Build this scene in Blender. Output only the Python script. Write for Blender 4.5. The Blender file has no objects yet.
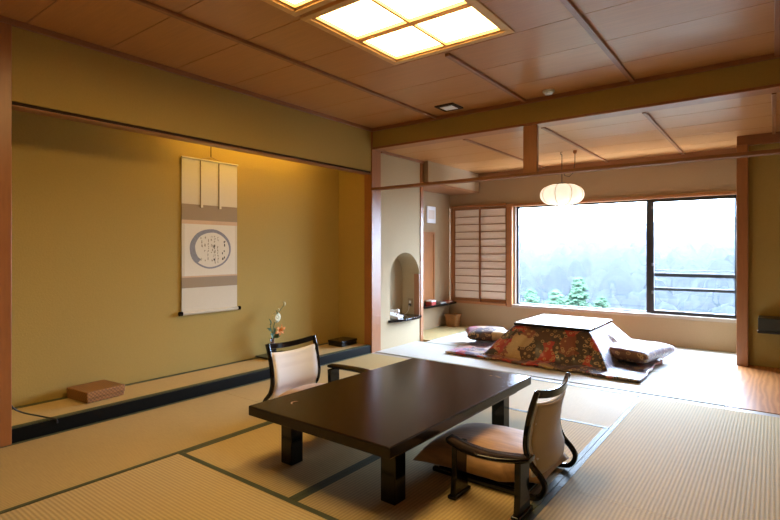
import bpy, bmesh, math, random
from mathutils import Vector, Matrix, noise
random.seed(7)
PI = math.pi
scn = bpy.context.scene
COL = scn.collection

# ------------------------------------------------------------------ materials
def srgb(r, g, b):
    f = lambda c: (c/255/12.92) if c/255 <= .04045 else ((c/255+.055)/1.055)**2.4
    return (f(r), f(g), f(b), 1)

def newmat(name):
    m = bpy.data.materials.new(name); m.use_nodes = True
    nt = m.node_tree; b = nt.nodes['Principled BSDF']
    return m, nt, b

def N(nt, t, **kw):
    n = nt.nodes.new(t)
    for k, v in kw.items():
        if k in n.inputs: n.inputs[k].default_value = v
        else: setattr(n, k, v)
    return n

def plain(name, col, rough=.5, spec=.5, metal=0, var=.0, scale=20, bump=0, coat=0, sheen=0, vec=(1, 1, 1)):
    m, nt, b = newmat(name)
    b.inputs['Base Color'].default_value = (*col[:3], 1)
    b.inputs['Roughness'].default_value = rough
    b.inputs['Specular IOR Level'].default_value = spec; b.inputs['IOR'].default_value = 1.6; b.inputs['Sheen Weight'].default_value = sheen; b.inputs['Sheen Roughness'].default_value = .45
    b.inputs['Metallic'].default_value = metal
    b.inputs['Coat Weight'].default_value = coat
    b.inputs['Sheen Weight'].default_value = sheen
    tc = N(nt, 'ShaderNodeTexCoord'); mp = N(nt, 'ShaderNodeMapping'); mp.inputs['Scale'].default_value = vec
    nt.links.new(tc.outputs['Object'], mp.inputs['Vector'])
    tx = N(nt, 'ShaderNodeTexNoise', Scale=scale, Detail=5.0)
    nt.links.new(mp.outputs[0], tx.inputs['Vector'])
    if var:
        cr = N(nt, 'ShaderNodeMix', data_type='RGBA')
        cr.inputs[6].default_value = tuple(c*(1-var) for c in col[:3])+(1,)
        cr.inputs[7].default_value = tuple(min(1, c*(1+var)) for c in col[:3])+(1,)
        nt.links.new(tx.outputs['Fac'], cr.inputs[0]); nt.links.new(cr.outputs[2], b.inputs['Base Color'])
    if bump:
        bp = N(nt, 'ShaderNodeBump', Strength=bump, Distance=.004)
        nt.links.new(tx.outputs['Fac'], bp.inputs['Height']); nt.links.new(bp.outputs[0], b.inputs['Normal'])
    return m

M = {}
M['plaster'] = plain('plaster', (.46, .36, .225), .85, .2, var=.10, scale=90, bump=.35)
M['plaster_shaded'] = plain('plaster_shaded', (.37, .255, .145), .85, .2, var=.10, scale=90, bump=.35)  # same plaster, shade painted in as a browner tone away from direct daylight
M['plaster_dark'] = plain('plaster_alcove', (.42, .295, .085), .85, .2, var=.08, scale=90, bump=.3)
M['wood'] = plain('stained_cedar', (.34, .128, .038), .34, .5, var=.22, scale=9, bump=.05, vec=(6, 6, .7))
M['wood_h'] = plain('stained_cedar_lengthwise', (.29, .115, .042), .38, .5, var=.22, scale=9, bump=.05, vec=(1, 1, 6))
M['board'] = plain('ceiling_cedar', (.48, .215, .066), .33, .5, var=.16, scale=5, bump=.03, vec=(.8, 14, 1))
M['frame_wood_lit'] = plain('pane_lit_frame_wood', (.72, .43, .16), .4, .4, var=.15, scale=9)  # light frame wood, glow of the adjacent panes put into its colour
M['wood_rail'] = plain('dark_rail_wood', (.24, .10, .04), .7, .2, var=.2, scale=9, vec=(1, 6, 6))  # darker, rougher wood for the long rail and shoji frames
M['gap'] = plain('seam_dark', (.05, .025, .012), .8, .2)
M['lacquer'] = plain('black_lacquer', (.006, .005, .0045), .11, .28, var=.2)
M['sill_black'] = plain('black_lacquer_sill', (.004, .0045, .004), .5, .1, var=.2)
M['table'] = plain('dark_brown_lacquer', (.013, .0065, .003), .20, .30, var=.25, scale=4, vec=(8, .6, 1))
M['gold'] = plain('gold_inlay', (.55, .30, .10), .35, .5, metal=.6)
M['heri'] = plain('tatami_border_cloth', (.065, .075, .036), .55, .3, var=.15, scale=200)
M['heri_pale'] = plain('pale_tatami_border', (.30, .30, .20), .6, .4, var=.1, scale=200)  # border cloth paled to imitate daylight reflecting off it
M['shikii'] = plain('threshold_wood', (.36, .29, .22), .4, .5, var=.15, scale=9, vec=(.7, 8, 1))
M['paper'] = plain('shoji_paper', (.80, .70, .62), .8, .3, var=.04, scale=60)
M['white'] = plain('white_plastic', (.88, .88, .90), .35, .5)
M['grey'] = plain('grey_plastic', (.15, .15, .17), .4, .5)
M['charcoal'] = plain('charcoal_lacquer', (.028, .032, .026), .35, .4)
M['black'] = plain('black_metal', (.008, .008, .010), .4, .5)
M['cream'] = plain('cream_silk', (.66, .60, .47), .7, .3, var=.05, scale=120)
M['brocade'] = plain('brown_brocade', (.33, .245, .15), .7, .3, var=.2, scale=220)
M['peach'] = plain('peach_silk', (.62, .43, .27), .7, .3, var=.1, scale=160)
M['scroll_paper'] = plain('calligraphy_paper', (.74, .69, .58), .8, .2, var=.04, scale=60)
M['ink_grey'] = plain('grey_ink', (.27, .27, .30), .8, .1, var=.25, scale=60)
M['ink'] = plain('black_ink', (.05, .045, .04), .8, .1)
M['ink_pale'] = plain('pale_ink', (.30, .25, .17), .8, .1)
M['canvas'] = plain('beige_upholstery', (.50, .39, .26), .75, .3, var=.08, scale=250, bump=.1, sheen=.2)
M['offwhite'] = plain('offwhite_upholstery', (.80, .78, .78), .75, .3, var=.05, scale=250, bump=.1, sheen=.2)
M['cushion_tan'] = plain('tan_cushion_silk', (.42, .24, .10), .55, .4, var=.5, scale=9, bump=.05, sheen=.3, vec=(1, 7, 2))
M['red'] = plain('red_cloth', (.42, .05, .035), .6, .3)
M['vase'] = plain('brown_glaze', (.12, .035, .015), .2, .5, var=.3)
M['leaf'] = plain('dark_leaf', (.055, .13, .05), .5, .4, var=.3)
M['leaf_teal'] = plain('grey_green_leaf', (.12, .24, .18), .55, .4, var=.3)
M['petal_white'] = plain('cream_petal', (.75, .74, .52), .6, .3)
M['petal_orange'] = plain('orange_petal', (.72, .28, .06), .6, .3, var=.2)
M['bark'] = plain('bark', (.10, .07, .05), .9, .1, var=.3)
M['conifer'] = plain('conifer_green', (.026, .044, .027), .9, .0, var=.35, scale=3)
M['canopy'] = plain('forest_green', (.0085, .0098, .0105), .95, .0, var=.6, scale=.03)
M['ground'] = plain('forest_soil', (.03, .028, .02), .9, .05, var=.3, scale=.2)

def woodfloor():
    m, nt, b = newmat('honey_floorboards')
    tc = N(nt, 'ShaderNodeTexCoord'); mp = N(nt, 'ShaderNodeMapping'); mp.inputs['Scale'].default_value = (5, .8, 1)
    nt.links.new(tc.outputs['Object'], mp.inputs[0])
    w = N(nt, 'ShaderNodeTexWave', Scale=1.6, Distortion=9.0, Detail=3.0)
    nt.links.new(mp.outputs[0], w.inputs['Vector'])
    r = N(nt, 'ShaderNodeMix', data_type='RGBA')
    r.inputs[6].default_value = (.36, .13, .035, 1); r.inputs[7].default_value = (.50, .21, .065, 1)
    nt.links.new(w.outputs['Fac'], r.inputs[0]); nt.links.new(r.outputs[2], b.inputs['Base Color'])
    b.inputs['Roughness'].default_value = .36; b.inputs['Specular IOR Level'].default_value = .3
    return m
M['floorwood'] = woodfloor()

def tatami(name, axis, col, period=.018, rough=.5, spec=.5, sheen=0):
    m, nt, b = newmat(name)
    tc = N(nt, 'ShaderNodeTexCoord')
    w = N(nt, 'ShaderNodeTexWave', wave_type='BANDS', bands_direction=axis, Scale=.31416/period, Distortion=.25, Detail=1.0)
    w.inputs['Detail Scale'].default_value = 2.0
    nt.links.new(tc.outputs['Object'], w.inputs['Vector'])
    mp = N(nt, 'ShaderNodeMapping'); mp.inputs['Scale'].default_value = (40, 3, 1) if axis == 'Y' else (3, 40, 1)
    nt.links.new(tc.outputs['Object'], mp.inputs[0])
    nz = N(nt, 'ShaderNodeTexNoise', Scale=4.0, Detail=4.0); nt.links.new(mp.outputs[0], nz.inputs['Vector'])
    a = N(nt, 'ShaderNodeMix', data_type='RGBA')
    a.inputs[6].default_value = tuple(c*.80 for c in col)+(1,); a.inputs[7].default_value = tuple(c*1.06 for c in col)+(1,)
    nt.links.new(w.outputs['Fac'], a.inputs[0])
    d = N(nt, 'ShaderNodeMix', data_type='RGBA', blend_type='MULTIPLY')
    d.inputs[0].default_value = 1
    rr = N(nt, 'ShaderNodeMapRange'); rr.inputs[3].default_value = .86; rr.inputs[4].default_value = 1.14
    nt.links.new(nz.outputs['Fac'], rr.inputs[0])
    nt.links.new(a.outputs[2], d.inputs[6]); nt.links.new(rr.outputs[0], d.inputs[7])
    nt.links.new(d.outputs[2], b.inputs['Base Color'])
    bp = N(nt, 'ShaderNodeBump', Strength=.5, Distance=.0016)
    nt.links.new(w.outputs['Fac'], bp.inputs['Height']); nt.links.new(bp.outputs[0], b.inputs['Normal'])
    b.inputs['Roughness'].default_value = rough
    b.inputs['Specular IOR Level'].default_value = spec
    return m
TC = (.50, .37, .168)
M['tatami_x'] = tatami('tatami_ridges_along_x', 'Y', TC, rough=.75, spec=1.0, sheen=.8)
M['tatami_y'] = tatami('tatami_ridges_along_y', 'X', TC, rough=.72, spec=.2)
M['tatami_back'] = tatami('tatami_daylit_pale', 'Y', (.60, .575, .51), rough=.7, spec=1.0, sheen=.8)  # straw colour whitened to stand in for window daylight on the mats
M['tatami_alcove'] = tatami('alcove_tatami', 'X', (.60, .44, .20), .012)

def wicker():
    m, nt, b = newmat('wicker_weave')
    tc = N(nt, 'ShaderNodeTexCoord')
    br = N(nt, 'ShaderNodeTexChecker', Scale=78.0)
    nt.links.new(tc.outputs['Object'], br.inputs['Vector'])
    br.inputs[1].default_value = (.38, .17, .042, 1); br.inputs[2].default_value = (.19, .075, .018, 1)
    nt.links.new(br.outputs[0], b.inputs['Base Color']); b.inputs['Roughness'].default_value = .5
    bp = N(nt, 'ShaderNodeBump', Strength=.6, Distance=.003)
    nt.links.new(br.outputs[1], bp.inputs['Height']); nt.links.new(bp.outputs[0], b.inputs['Normal'])
    return m
M['wicker'] = wicker()

def patchwork(name, scale=4.2, sheen=.5, seed=(0, 0, 0), dark=False):
    m, nt, b = newmat(name)
    tc = N(nt, 'ShaderNodeTexCoord'); mp = N(nt, 'ShaderNodeMapping'); mp.inputs['Location'].default_value = seed
    nt.links.new(tc.outputs['Object'], mp.inputs[0])
    dn = N(nt, 'ShaderNodeTexNoise', Scale=9.0, Detail=2.0); nt.links.new(mp.outputs[0], dn.inputs['Vector'])
    dm = N(nt, 'ShaderNodeMix', data_type='RGBA', blend_type='LINEAR_LIGHT'); dm.inputs[0].default_value = .07
    nt.links.new(mp.outputs[0], dm.inputs[6]); nt.links.new(dn.outputs['Color'], dm.inputs[7])
    v = N(nt, 'ShaderNodeTexVoronoi', Scale=scale, Randomness=.9); nt.links.new(dm.outputs[2], v.inputs['Vector'])
    sp = N(nt, 'ShaderNodeSeparateColor'); nt.links.new(v.outputs['Color'], sp.inputs[0])
    r = N(nt, 'ShaderNodeValToRGB'); r.color_ramp.interpolation = 'CONSTANT'
    cols = [(0, (.045, .024, .014)), (.24, (.36, .028, .018)), (.38, (.40, .26, .11)), (.54, (.07, .03, .016)), (.70, (.20, .055, .025)), (.80, (.035, .024, .02)), (.93, (.46, .13, .08))]
    if dark: cols = [(0, (.09, .04, .02)), (.5, (.14, .06, .028)), (.8, (.25, .07, .03))]
    e = r.color_ramp.elements
    e[0].position, e[0].color = 0, (*cols[0][1], 1)
    e[1].position, e[1].color = cols[1][0], (*cols[1][1], 1)
    for p, c in cols[2:]:
        x = e.new(p); x.color = (*c, 1)
    nt.links.new(sp.outputs[0], r.inputs[0])
    v2 = N(nt, 'ShaderNodeTexVoronoi', Scale=24.0, Randomness=1.0); nt.links.new(mp.outputs[0], v2.inputs['Vector'])
    ring = N(nt, 'ShaderNodeValToRGB'); g = ring.color_ramp.elements
    g[0].position = .0; g[0].color = (.7, .7, .7, 1); g[1].position = .12; g[1].color = (0, 0, 0, 1)
    for p, c in ((.22, 0), (.27, .75), (.40, .75), (.46, 0)):
        x = g.new(p); x.color = (c, c, c, 1)
    nt.links.new(v2.outputs['Distance'], ring.inputs[0])
    sp2 = N(nt, 'ShaderNodeSeparateColor'); nt.links.new(v2.outputs['Color'], sp2.inputs[0])
    th = N(nt, 'ShaderNodeMath', operation='GREATER_THAN'); th.inputs[1].default_value = .3
    nt.links.new(sp2.outputs[1], th.inputs[0])
    mu = N(nt, 'ShaderNodeMath', operation='MULTIPLY'); nt.links.new(ring.outputs[0], mu.inputs[0]); nt.links.new(th.outputs[0], mu.inputs[1])
    mx = N(nt, 'ShaderNodeMix', data_type='RGBA'); mx.inputs[7].default_value = (.46, .30, .13, 1)
    nt.links.new(mu.outputs[0], mx.inputs[0]); nt.links.new(r.outputs[0], mx.inputs[6])
    nt.links.new(mx.outputs[2], b.inputs['Base Color'])
    b.inputs['Roughness'].default_value = .42; b.inputs['Specular IOR Level'].default_value = .6; b.inputs['Sheen Weight'].default_value = sheen
    b.inputs['Sheen Roughness'].default_value = .35; b.inputs['Sheen Tint'].default_value = (.74, .70, 1, 1)
    nz = N(nt, 'ShaderNodeTexNoise', Scale=14.0, Detail=3.0); nt.links.new(mp.outputs[0], nz.inputs['Vector'])
    bp = N(nt, 'ShaderNodeBump', Strength=.35, Distance=.015); nt.links.new(nz.outputs[0], bp.inputs['Height'])
    nt.links.new(bp.outputs[0], b.inputs['Normal'])
    return m
M['quilt'] = patchwork('patchwork_quilt', 7.2, .45, (.3, .2, .1))
M['quilt_cushion'] = patchwork('floral_cushion', 3.0, .7, (1.3, .2, .4), True)
M['quilt_cushion_red'] = patchwork('red_floral_cushion', 7.0, .15, (6.1, 2.7, 1.4))

def emit(name, col, s):
    m, nt, b = newmat(name)
    b.inputs['Base Color'].default_value = (.8, .75, .65, 1)
    b.inputs['Emission Color'].default_value = (*col, 1); b.inputs['Emission Strength'].default_value = s
    return m
M['lightpane'] = emit('lit_ceiling_panel', (1, .68, .28), 13)
M['lantern'] = emit('lit_lantern_paper', (1, .86, .66), .85)

def glass():
    m = bpy.data.materials.new('window_glass'); m.use_nodes = True
    nt = m.node_tree; nt.nodes.clear()
    o = N(nt, 'ShaderNodeOutputMaterial'); t = N(nt, 'ShaderNodeBsdfTransparent'); g = N(nt, 'ShaderNodeBsdfGlossy', Roughness=.02)
    lw = N(nt, 'ShaderNodeLayerWeight', Blend=.5); pw = N(nt, 'ShaderNodeMath', operation='POWER'); pw.inputs[1].default_value = 5
    f = N(nt, 'ShaderNodeMapRange'); f.inputs[3].default_value = .02; f.inputs[4].default_value = .6
    nt.links.new(lw.outputs['Facing'], pw.inputs[0]); nt.links.new(pw.outputs[0], f.inputs[0]); mx = N(nt, 'ShaderNodeMixShader')
    t.inputs[0].default_value = (.98, .99, .99, 1)
    nt.links.new(f.outputs[0], mx.inputs[0]); nt.links.new(t.outputs[0], mx.inputs[1]); nt.links.new(g.outputs[0], mx.inputs[2])
    nt.links.new(mx.outputs[0], o.inputs[0])
    return m
M['glass'] = glass()

# ------------------------------------------------------------------ mesh builder
class MB:
    def __init__(s): s.bm = bmesh.new(); s.done = 0
    def mark(s, i):
        s.bm.faces.ensure_lookup_table()
        for f in s.bm.faces[s.done:]: f.material_index = i
        s.done = len(s.bm.faces); return s
    def box(s, x0, x1, y0, y1, z0, z1, mat=None):
        if x1 < x0: x0, x1 = x1, x0
        if y1 < y0: y0, y1 = y1, y0
        if z1 < z0: z0, z1 = z1, z0
        c = [(x0, y0, z0), (x1, y0, z0), (x1, y1, z0), (x0, y1, z0), (x0, y0, z1), (x1, y0, z1), (x1, y1, z1), (x0, y1, z1)]
        v = [s.bm.verts.new(mat @ Vector(p) if mat else p) for p in c]
        for f in ((3, 2, 1, 0), (4, 5, 6, 7), (0, 1, 5, 4), (1, 2, 6, 5), (2, 3, 7, 6), (3, 0, 4, 7)):
            s.bm.faces.new([v[i] for i in f])
        return s
    def tube(s, pts, r, n=10, cap=True):
        pts = [Vector(p) for p in pts]; rs = r if isinstance(r, (list, tuple)) else [r]*len(pts)
        prev = None; rings = []
        for i, p in enumerate(pts):
            t = (pts[min(i+1, len(pts)-1)]-pts[max(i-1, 0)]).normalized()
            if prev is None:
                a = Vector((0, 0, 1)) if abs(t.z) < .9 else Vector((1, 0, 0))
                u = t.cross(a).normalized()
            else:
                u = (prev-t*prev.dot(t)).normalized()
            prev = u; w = t.cross(u)
            rings.append([s.bm.verts.new(p+(u*math.cos(k*2*PI/n)+w*math.sin(k*2*PI/n))*rs[i]) for k in range(n)])
        for a, b in zip(rings, rings[1:]):
            for k in range(n): s.bm.faces.new((a[k], a[(k+1) % n], b[(k+1) % n], b[k]))
        if cap:
            s.bm.faces.new(rings[0][::-1]); s.bm.faces.new(rings[-1])
        return s
    def lathe(s, prof, c=(0, 0, 0), n=24, lobes=0, amp=0):
        rings = []
        for r, z in prof:
            rings.append([s.bm.verts.new((c[0]+r*(1-amp*abs(math.sin(lobes*k*PI/n)) ** 6 if lobes else 1)*math.cos(k*2*PI/n) if not lobes else c[0]+r*(1-amp*(abs(math.cos(lobes*k*PI/n))**8))*math.cos(k*2*PI/n),
                                          c[1]+r*(1 if not lobes else 1-amp*(abs(math.cos(lobes*k*PI/n))**8))*math.sin(k*2*PI/n), c[2]+z)) for k in range(n)])
        for a, b in zip(rings, rings[1:]):
            for k in range(n): s.bm.faces.new((a[k], a[(k+1) % n], b[(k+1) % n], b[k]))
        s.bm.faces.new(rings[0][::-1]); s.bm.faces.new(rings[-1])
        return s
    def prism(s, poly, axis, a, b):
        def P(p, t): return {'x': (t, p[0], p[1]), 'y': (p[0], t, p[1]), 'z': (p[0], p[1], t)}[axis]
        A = [s.bm.verts.new(P(p, a)) for p in poly]; B = [s.bm.verts.new(P(p, b)) for p in poly]
        n = len(poly)
        for i in range(n): s.bm.faces.new((A[i], A[(i+1) % n], B[(i+1) % n], B[i]))
        s.bm.faces.new(A[::-1]); s.bm.faces.new(B)
        return s
    def sweep(s, secs):
        """secs: list of closed rings of points"""
        rings = [[s.bm.verts.new(p) for p in r] for r in secs]
        n = len(rings[0])
        for a, b in zip(rings, rings[1:]):
            for k in range(n): s.bm.faces.new((a[k], a[(k+1) % n], b[(k+1) % n], b[k]))
        s.bm.faces.new(rings[0][::-1]); s.bm.faces.new(rings[-1])
        return s
    def grid(s, fn, nu, nv, closed=False):
        g = [[s.bm.verts.new(fn(i/(nu if closed else nu-1), j/(nv-1))) for j in range(nv)] for i in range(nu)]
        for i in range(nu if closed else nu-1):
            for j in range(nv-1):
                s.bm.faces.new((g[i][j], g[(i+1) % nu][j], g[(i+1) % nu][j+1], g[i][j+1]))
        return s
    def ball(s, c, r, sc=(1, 1, 1), sub=2):
        m = Matrix.Translation(c) @ Matrix.Diagonal((*[r*k for k in sc], 1))
        bmesh.ops.create_icosphere(s.bm, subdivisions=sub, radius=1, matrix=m)
        return s
    def build(s, name, mat, parent=None, bevel=0, smooth=False, subsurf=0, solid=0, weld=False, loc=None):
        if weld: bmesh.ops.remove_doubles(s.bm, verts=s.bm.verts, dist=1e-5)
        bmesh.ops.recalc_face_normals(s.bm, faces=s.bm.faces)
        me = bpy.data.meshes.new(name)
        if loc is not None:
            bmesh.ops.translate(s.bm, verts=s.bm.verts, vec=-Vector(loc))
        s.bm.to_mesh(me); s.bm.free()
        for mm in (mat if isinstance(mat, (list, tuple)) else [mat]): me.materials.append(M[mm] if isinstance(mm, str) else mm)
        o = bpy.data.objects.new(name, me); COL.objects.link(o)
        if loc is not None: o.location = loc
        if parent: o.parent = parent
        if smooth:
            for p in me.polygons: p.use_smooth = True
        if solid:
            d = o.modifiers.new('solid', 'SOLIDIFY'); d.thickness = solid; d.offset = -1
        if bevel:
            d = o.modifiers.new('bevel', 'BEVEL'); d.width = bevel; d.segments = 2; d.limit_method = 'ANGLE'; d.angle_limit = .6
        if subsurf:
            d = o.modifiers.new('sub', 'SUBSURF'); d.levels = subsurf; d.render_levels = subsurf
        return o

def bx(*a): return MB().box(*a)
def tag(o, label, cat, group=None, kind=None):
    o['label'] = label; o['category'] = cat
    if group: o['group'] = group
    if kind: o['kind'] = kind
    return o
def thing(name, label, cat, loc=(0, 0, 0), rz=0, group=None):
    o = bpy.data.objects.new(name, None); COL.objects.link(o)
    o.location = loc; o.rotation_euler = (0, 0, rz); o.empty_display_size = .1
    return tag(o, label, cat, group)
def struct(name, mb, mat, label, cat, bevel=0, smooth=False):
    o = mb.build(name, mat, bevel=bevel, smooth=smooth)
    return tag(o, label, cat, kind='structure')
def copy_tree(o, parent=None):
    c = o.copy(); COL.objects.link(c)
    if parent: c.parent = parent
    for ch in o.children: copy_tree(ch, c)
    return c

# ------------------------------------------------------------------ dimensions
XL = -3.62          # left wall plane
YT = 4.45           # plane between the two rooms
YW = 6.90           # window wall
ZC = 2.52           # main ceiling
ZB = 2.30           # back-room ceiling
ZL = 2.01           # alcove lintel
XQ = -4.05          # recess wall beside the window
XA = -4.12          # alcove / recess back wall
XR = 2.0            # right wall, out of frame
YN = -1.3           # wall behind the camera
YR = 6.25           # wall right of the window pillar

# ------------------------------------------------------------------ shell
struct('floor', bx(-4.3, XR+.1, YN-.1, 7.05, -.16, -.05), 'ground', 'hidden sub-floor below the tatami mats', 'floor')
struct('floor_right', bx(-.288, XR, 4.50, YR, -.05, 0.0), 'floorwood', 'honey-coloured polished wooden floor right of the back-room mats', 'wooden floor')
# main ceiling boards with dark seams
mb = MB()
ys = [YN, -.8, -.32, .16, .64, 1.12, 1.60, 2.08, 2.56, 3.03, 3.50, 3.98, YT]
LX0, LX1, LY0, LY1, LZ0, LZ1 = -2.225, -1.29, 2.06, 3.0, 1.06, 2.03
for a, b in zip(ys, ys[1:]):
    if a >= 1.6 and b <= 3.1 or (a >= 1.1 and b <= 2.1):
        mb.box(XL-.05, LX0+.02, a+.003, b-.003, ZC, ZC+.02); mb.box(LX1-.02, XR, a+.003, b-.003, ZC, ZC+.02)
    else: mb.box(XL-.05, XR, a+.003, b-.003, ZC, ZC+.02)
ceil = struct('ceiling', mb, 'board', 'cedar board ceiling of the main room', 'ceiling')
struct('ceiling_backing', bx(-4.3, XR+.1, YN-.1, YT+.2, ZC+.1, ZC+.14), 'gap', 'dark backing above the main ceiling boards', 'ceiling')
mb = MB()
yb = [4.6, 4.93, 5.41, 5.89, 6.37, YW]
for a, b in zip(yb, yb[1:]): mb.box(-4.12, XR, a+.003, b-.003, ZB, ZB+.02)
struct('ceiling_back', mb, 'board', 'cedar board ceiling of the back room', 'ceiling')
struct('ceiling_back_backing', bx(-4.3, XR+.1, 4.6, 7.05, ZB+.021, ZB+.05), 'gap', 'dark backing above the back-room ceiling boards', 'ceiling')
ti = [0]
def trim(mb, label, mat='wood_h', bevel=.004):
    ti[0] += 1
    return struct('trim_%d' % ti[0], mb, mat, label, 'trim', bevel)
def place(x): return {-2.76: 'left of the ceiling light', -1.81: 'beyond the ceiling light', -.905: 'right of the ceiling light'}.get(x, 'near the right wall')
for x in (-2.76, -1.81, -.905, 0.02, .95):
    if x == -1.81: trim(bx(x-.018, x+.018, LY1+.05, YT, ZC-.022, ZC), 'dark wooden ceiling batten running from the light to the beam')
    else: trim(bx(x-.018, x+.018, YN, YT, ZC-.022, ZC), 'dark wooden ceiling batten %s' % place(x))
for x, w in ((-2.53, 'leftmost'), (-1.71, 'just left of the lantern cord'), (-.855, 'above the sliding window'), (0.0, 'at the right')):
    trim(bx(x-.015, x+.015, 4.6, YW, ZB-.02, ZB), 'wooden batten on the back-room ceiling, %s' % w)
trim(bx(XL, XL+.03, YN, YT, ZC-.035, ZC), 'wooden cornice along the left wall under the ceiling')
trim(bx(XL, XR, YT-.03, YT, ZC-.035, ZC), 'wooden cornice along the dividing beam under the ceiling')
trim(bx(-3.62, -.3, YW-.03, YW, ZB-.06, ZB), 'reddish cornice above the window wall')
trim(bx(-.3, XR, YR-.06, YR, ZB-.10, ZB), 'dark wooden header over the right-hand wall')
trim(bx(-3.62, -3.59, 4.6, 6.9, ZB-.03, ZB), 'thin cornice above the niche wall')
# walls
def wallbox(name, mb, label, mat='plaster'): return struct(name, mb, mat, label, 'wall')
wallbox('wall_left', bx(XL-.12, XL, 1.05, YT, ZL+.032, ZC), 'olive plaster wall panel above the alcove', 'plaster_dark')
wallbox('wall_left_front', bx(XL-.12, XL, YN, .93, 0-.05, ZC), 'plaster wall in front of the alcove post')
wallbox('wall_alcove', bx(XA-.1, XA, .9, 4.55, -.05, ZC), 'mustard plaster back wall of the alcove', 'plaster_dark')
wallbox('wall_alcove_right', bx(XA, XL-.08, 4.44, 4.56, -.05, ZC), 'plaster right-hand return of the alcove', 'plaster_dark')
wallbox('wall_alcove_left', bx(XA, XL-.05, .93, 1.04, -.05, ZC), 'plaster left-hand return of the alcove', 'plaster_dark')
struct('ceiling_alcove', bx(XA, XL-.12, 1.04, 4.44, 2.36, 2.40), 'board', 'board ceiling inside the alcove', 'ceiling')
wallbox('wall_transom', bx(XL, XR, YT, YT+.15, ZB+.012, ZC), 'olive plaster beam wall between the two rooms', 'plaster_dark')
trim(bx(XL, XR, YT-.005, YT+.155, ZB-.012, ZB+.012), 'thin wooden edging under the plaster beam', 'wood')
# niche wall with arched opening
YN0, YN1, ZN0 = 4.79, 5.415, .318
YA0, YA1 = 4.60, 5.43
cy = (YN0+YN1)/2; rad = (YN1-YN0)/2; zs = 1.125-rad
arch = [(YN0, zs)]+[(cy-rad*math.cos(t*PI/20), zs+rad*math.sin(t*PI/20)) for t in range(1, 20)]+[(YN1, zs)]
mb = MB(); bmn = mb.bm
def V(y, z, x): return bmn.verts.new((x, y, z))
def quad(*p): bmn.faces.new([V(*q) for q in p])
X0, XB = XL, XL-.27
quad((YA0, -.05, X0), (YA1, -.05, X0), (YA1, ZN0, X0), (YA0, ZN0, X0))
quad((YA0, ZN0, X0), (YN0, ZN0, X0), (YN0, zs, X0), (YA0, zs, X0))
quad((YN1, ZN0, X0), (YA1, ZN0, X0), (YA1, zs, X0), (YN1, zs, X0))
quad((YA0, zs, X0), (YN0, zs, X0), (YN0, ZB, X0), (YA0, ZB, X0)); quad((YN1, zs, X0), (YA1, zs, X0), (YA1, ZB, X0), (YN1, ZB, X0))
for a, b in zip(arch, arch[1:]):
    quad((a[0], a[1], X0), (b[0], b[1], X0), (b[0], ZB, X0), (a[0], ZB, X0))
    quad((a[0], a[1], X0), (b[0], b[1], X0), (b[0], b[1], XB), (a[0], a[1], XB))
    quad((a[0], a[1], XB), (b[0], b[1], XB), (b[0], ZN0, XB), (a[0], ZN0, XB))
quad((YN0, ZN0, X0), (YN0, zs, X0), (YN0, zs, XB), (YN0, ZN0, XB)); quad((YN1, ZN0, X0), (YN1, zs, X0), (YN1, zs, XB), (YN1, ZN0, XB))
quad((YN0, ZN0, X0), (YN1, ZN0, X0), (YN1, ZN0, XB), (YN0, ZN0, XB))
quad((YA0, -.05, XB-.2), (YA1, -.05, XB-.2), (YA1, ZB, XB-.2), (YA0, ZB, XB-.2))
quad((YA0, -.05, X0), (YA0, -.05, XB-.2), (YA0, ZB, XB-.2), (YA0, ZB, X0)); quad((YA1, -.05, X0), (YA1, -.05, XB-.2), (YA1, ZB, XB-.2), (YA1, ZB, X0))
o = mb.build('wall_niche', 'plaster', weld=True); tag(o, 'tan plaster wall with an arched telephone niche', 'wall', kind='structure')
trim(bx(XL-.075, XL+.003, YN1-.012, YN1-.001, ZN0+.012, .85), 'low wooden board lining the right jamb of the arched niche', 'wood', 0)
wallbox('wall_recess', bx(XQ-.1, XQ, 5.43, YW, -.05, ZB), 'shade-darkened plaster wall of the recess beside the window', 'plaster_shaded')
wallbox('wall_soffit', bx(XQ, XL+.085, 5.49, YW, 2.035, ZB), 'plaster bulkhead above the recess', 'plaster_shaded')
trim(bx(XQ, XL+.089, 5.49, YW, 2.012, 2.035), 'wooden edge under the bulkhead of the recess')
# window wall
WX0, WX1, WZ0, WZ1 = -3.004, -.335, .365, 1.812
mb = MB(); mb.box(-4.2, -.25, YW, YW+.16, -.05, WZ0); mb.box(-4.2, -.25, YW, YW+.16, WZ1, ZB); mb.box(-4.2, WX0, YW+.03, YW+.16, WZ0, WZ1); mb.box(WX1, -.25, YW, YW+.16, WZ0, WZ1)
wallbox('wall_window', mb, 'shade-darkened plaster wall around the picture window', 'plaster_shaded')
wallbox('wall_right_back', bx(-.25, XR+.1, YR, YR+.12, -.05, ZB), 'olive plaster wall right of the window pillar', 'plaster_dark')
wallbox('wall_pillar_return', bx(-.26, -.2, YR+.05, YW+.1, -.05, ZB), 'plaster return hidden behind the window pillar')
wallbox('wall_right', bx(XR, XR+.12, YN, YR+.1, -.05, ZC), 'plaster wall on the right, outside the view')
wallbox('wall_rear', bx(XL-.12, XR+.12, YN-.12, YN, -.05, ZC), 'plaster wall behind the viewpoint')
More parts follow.
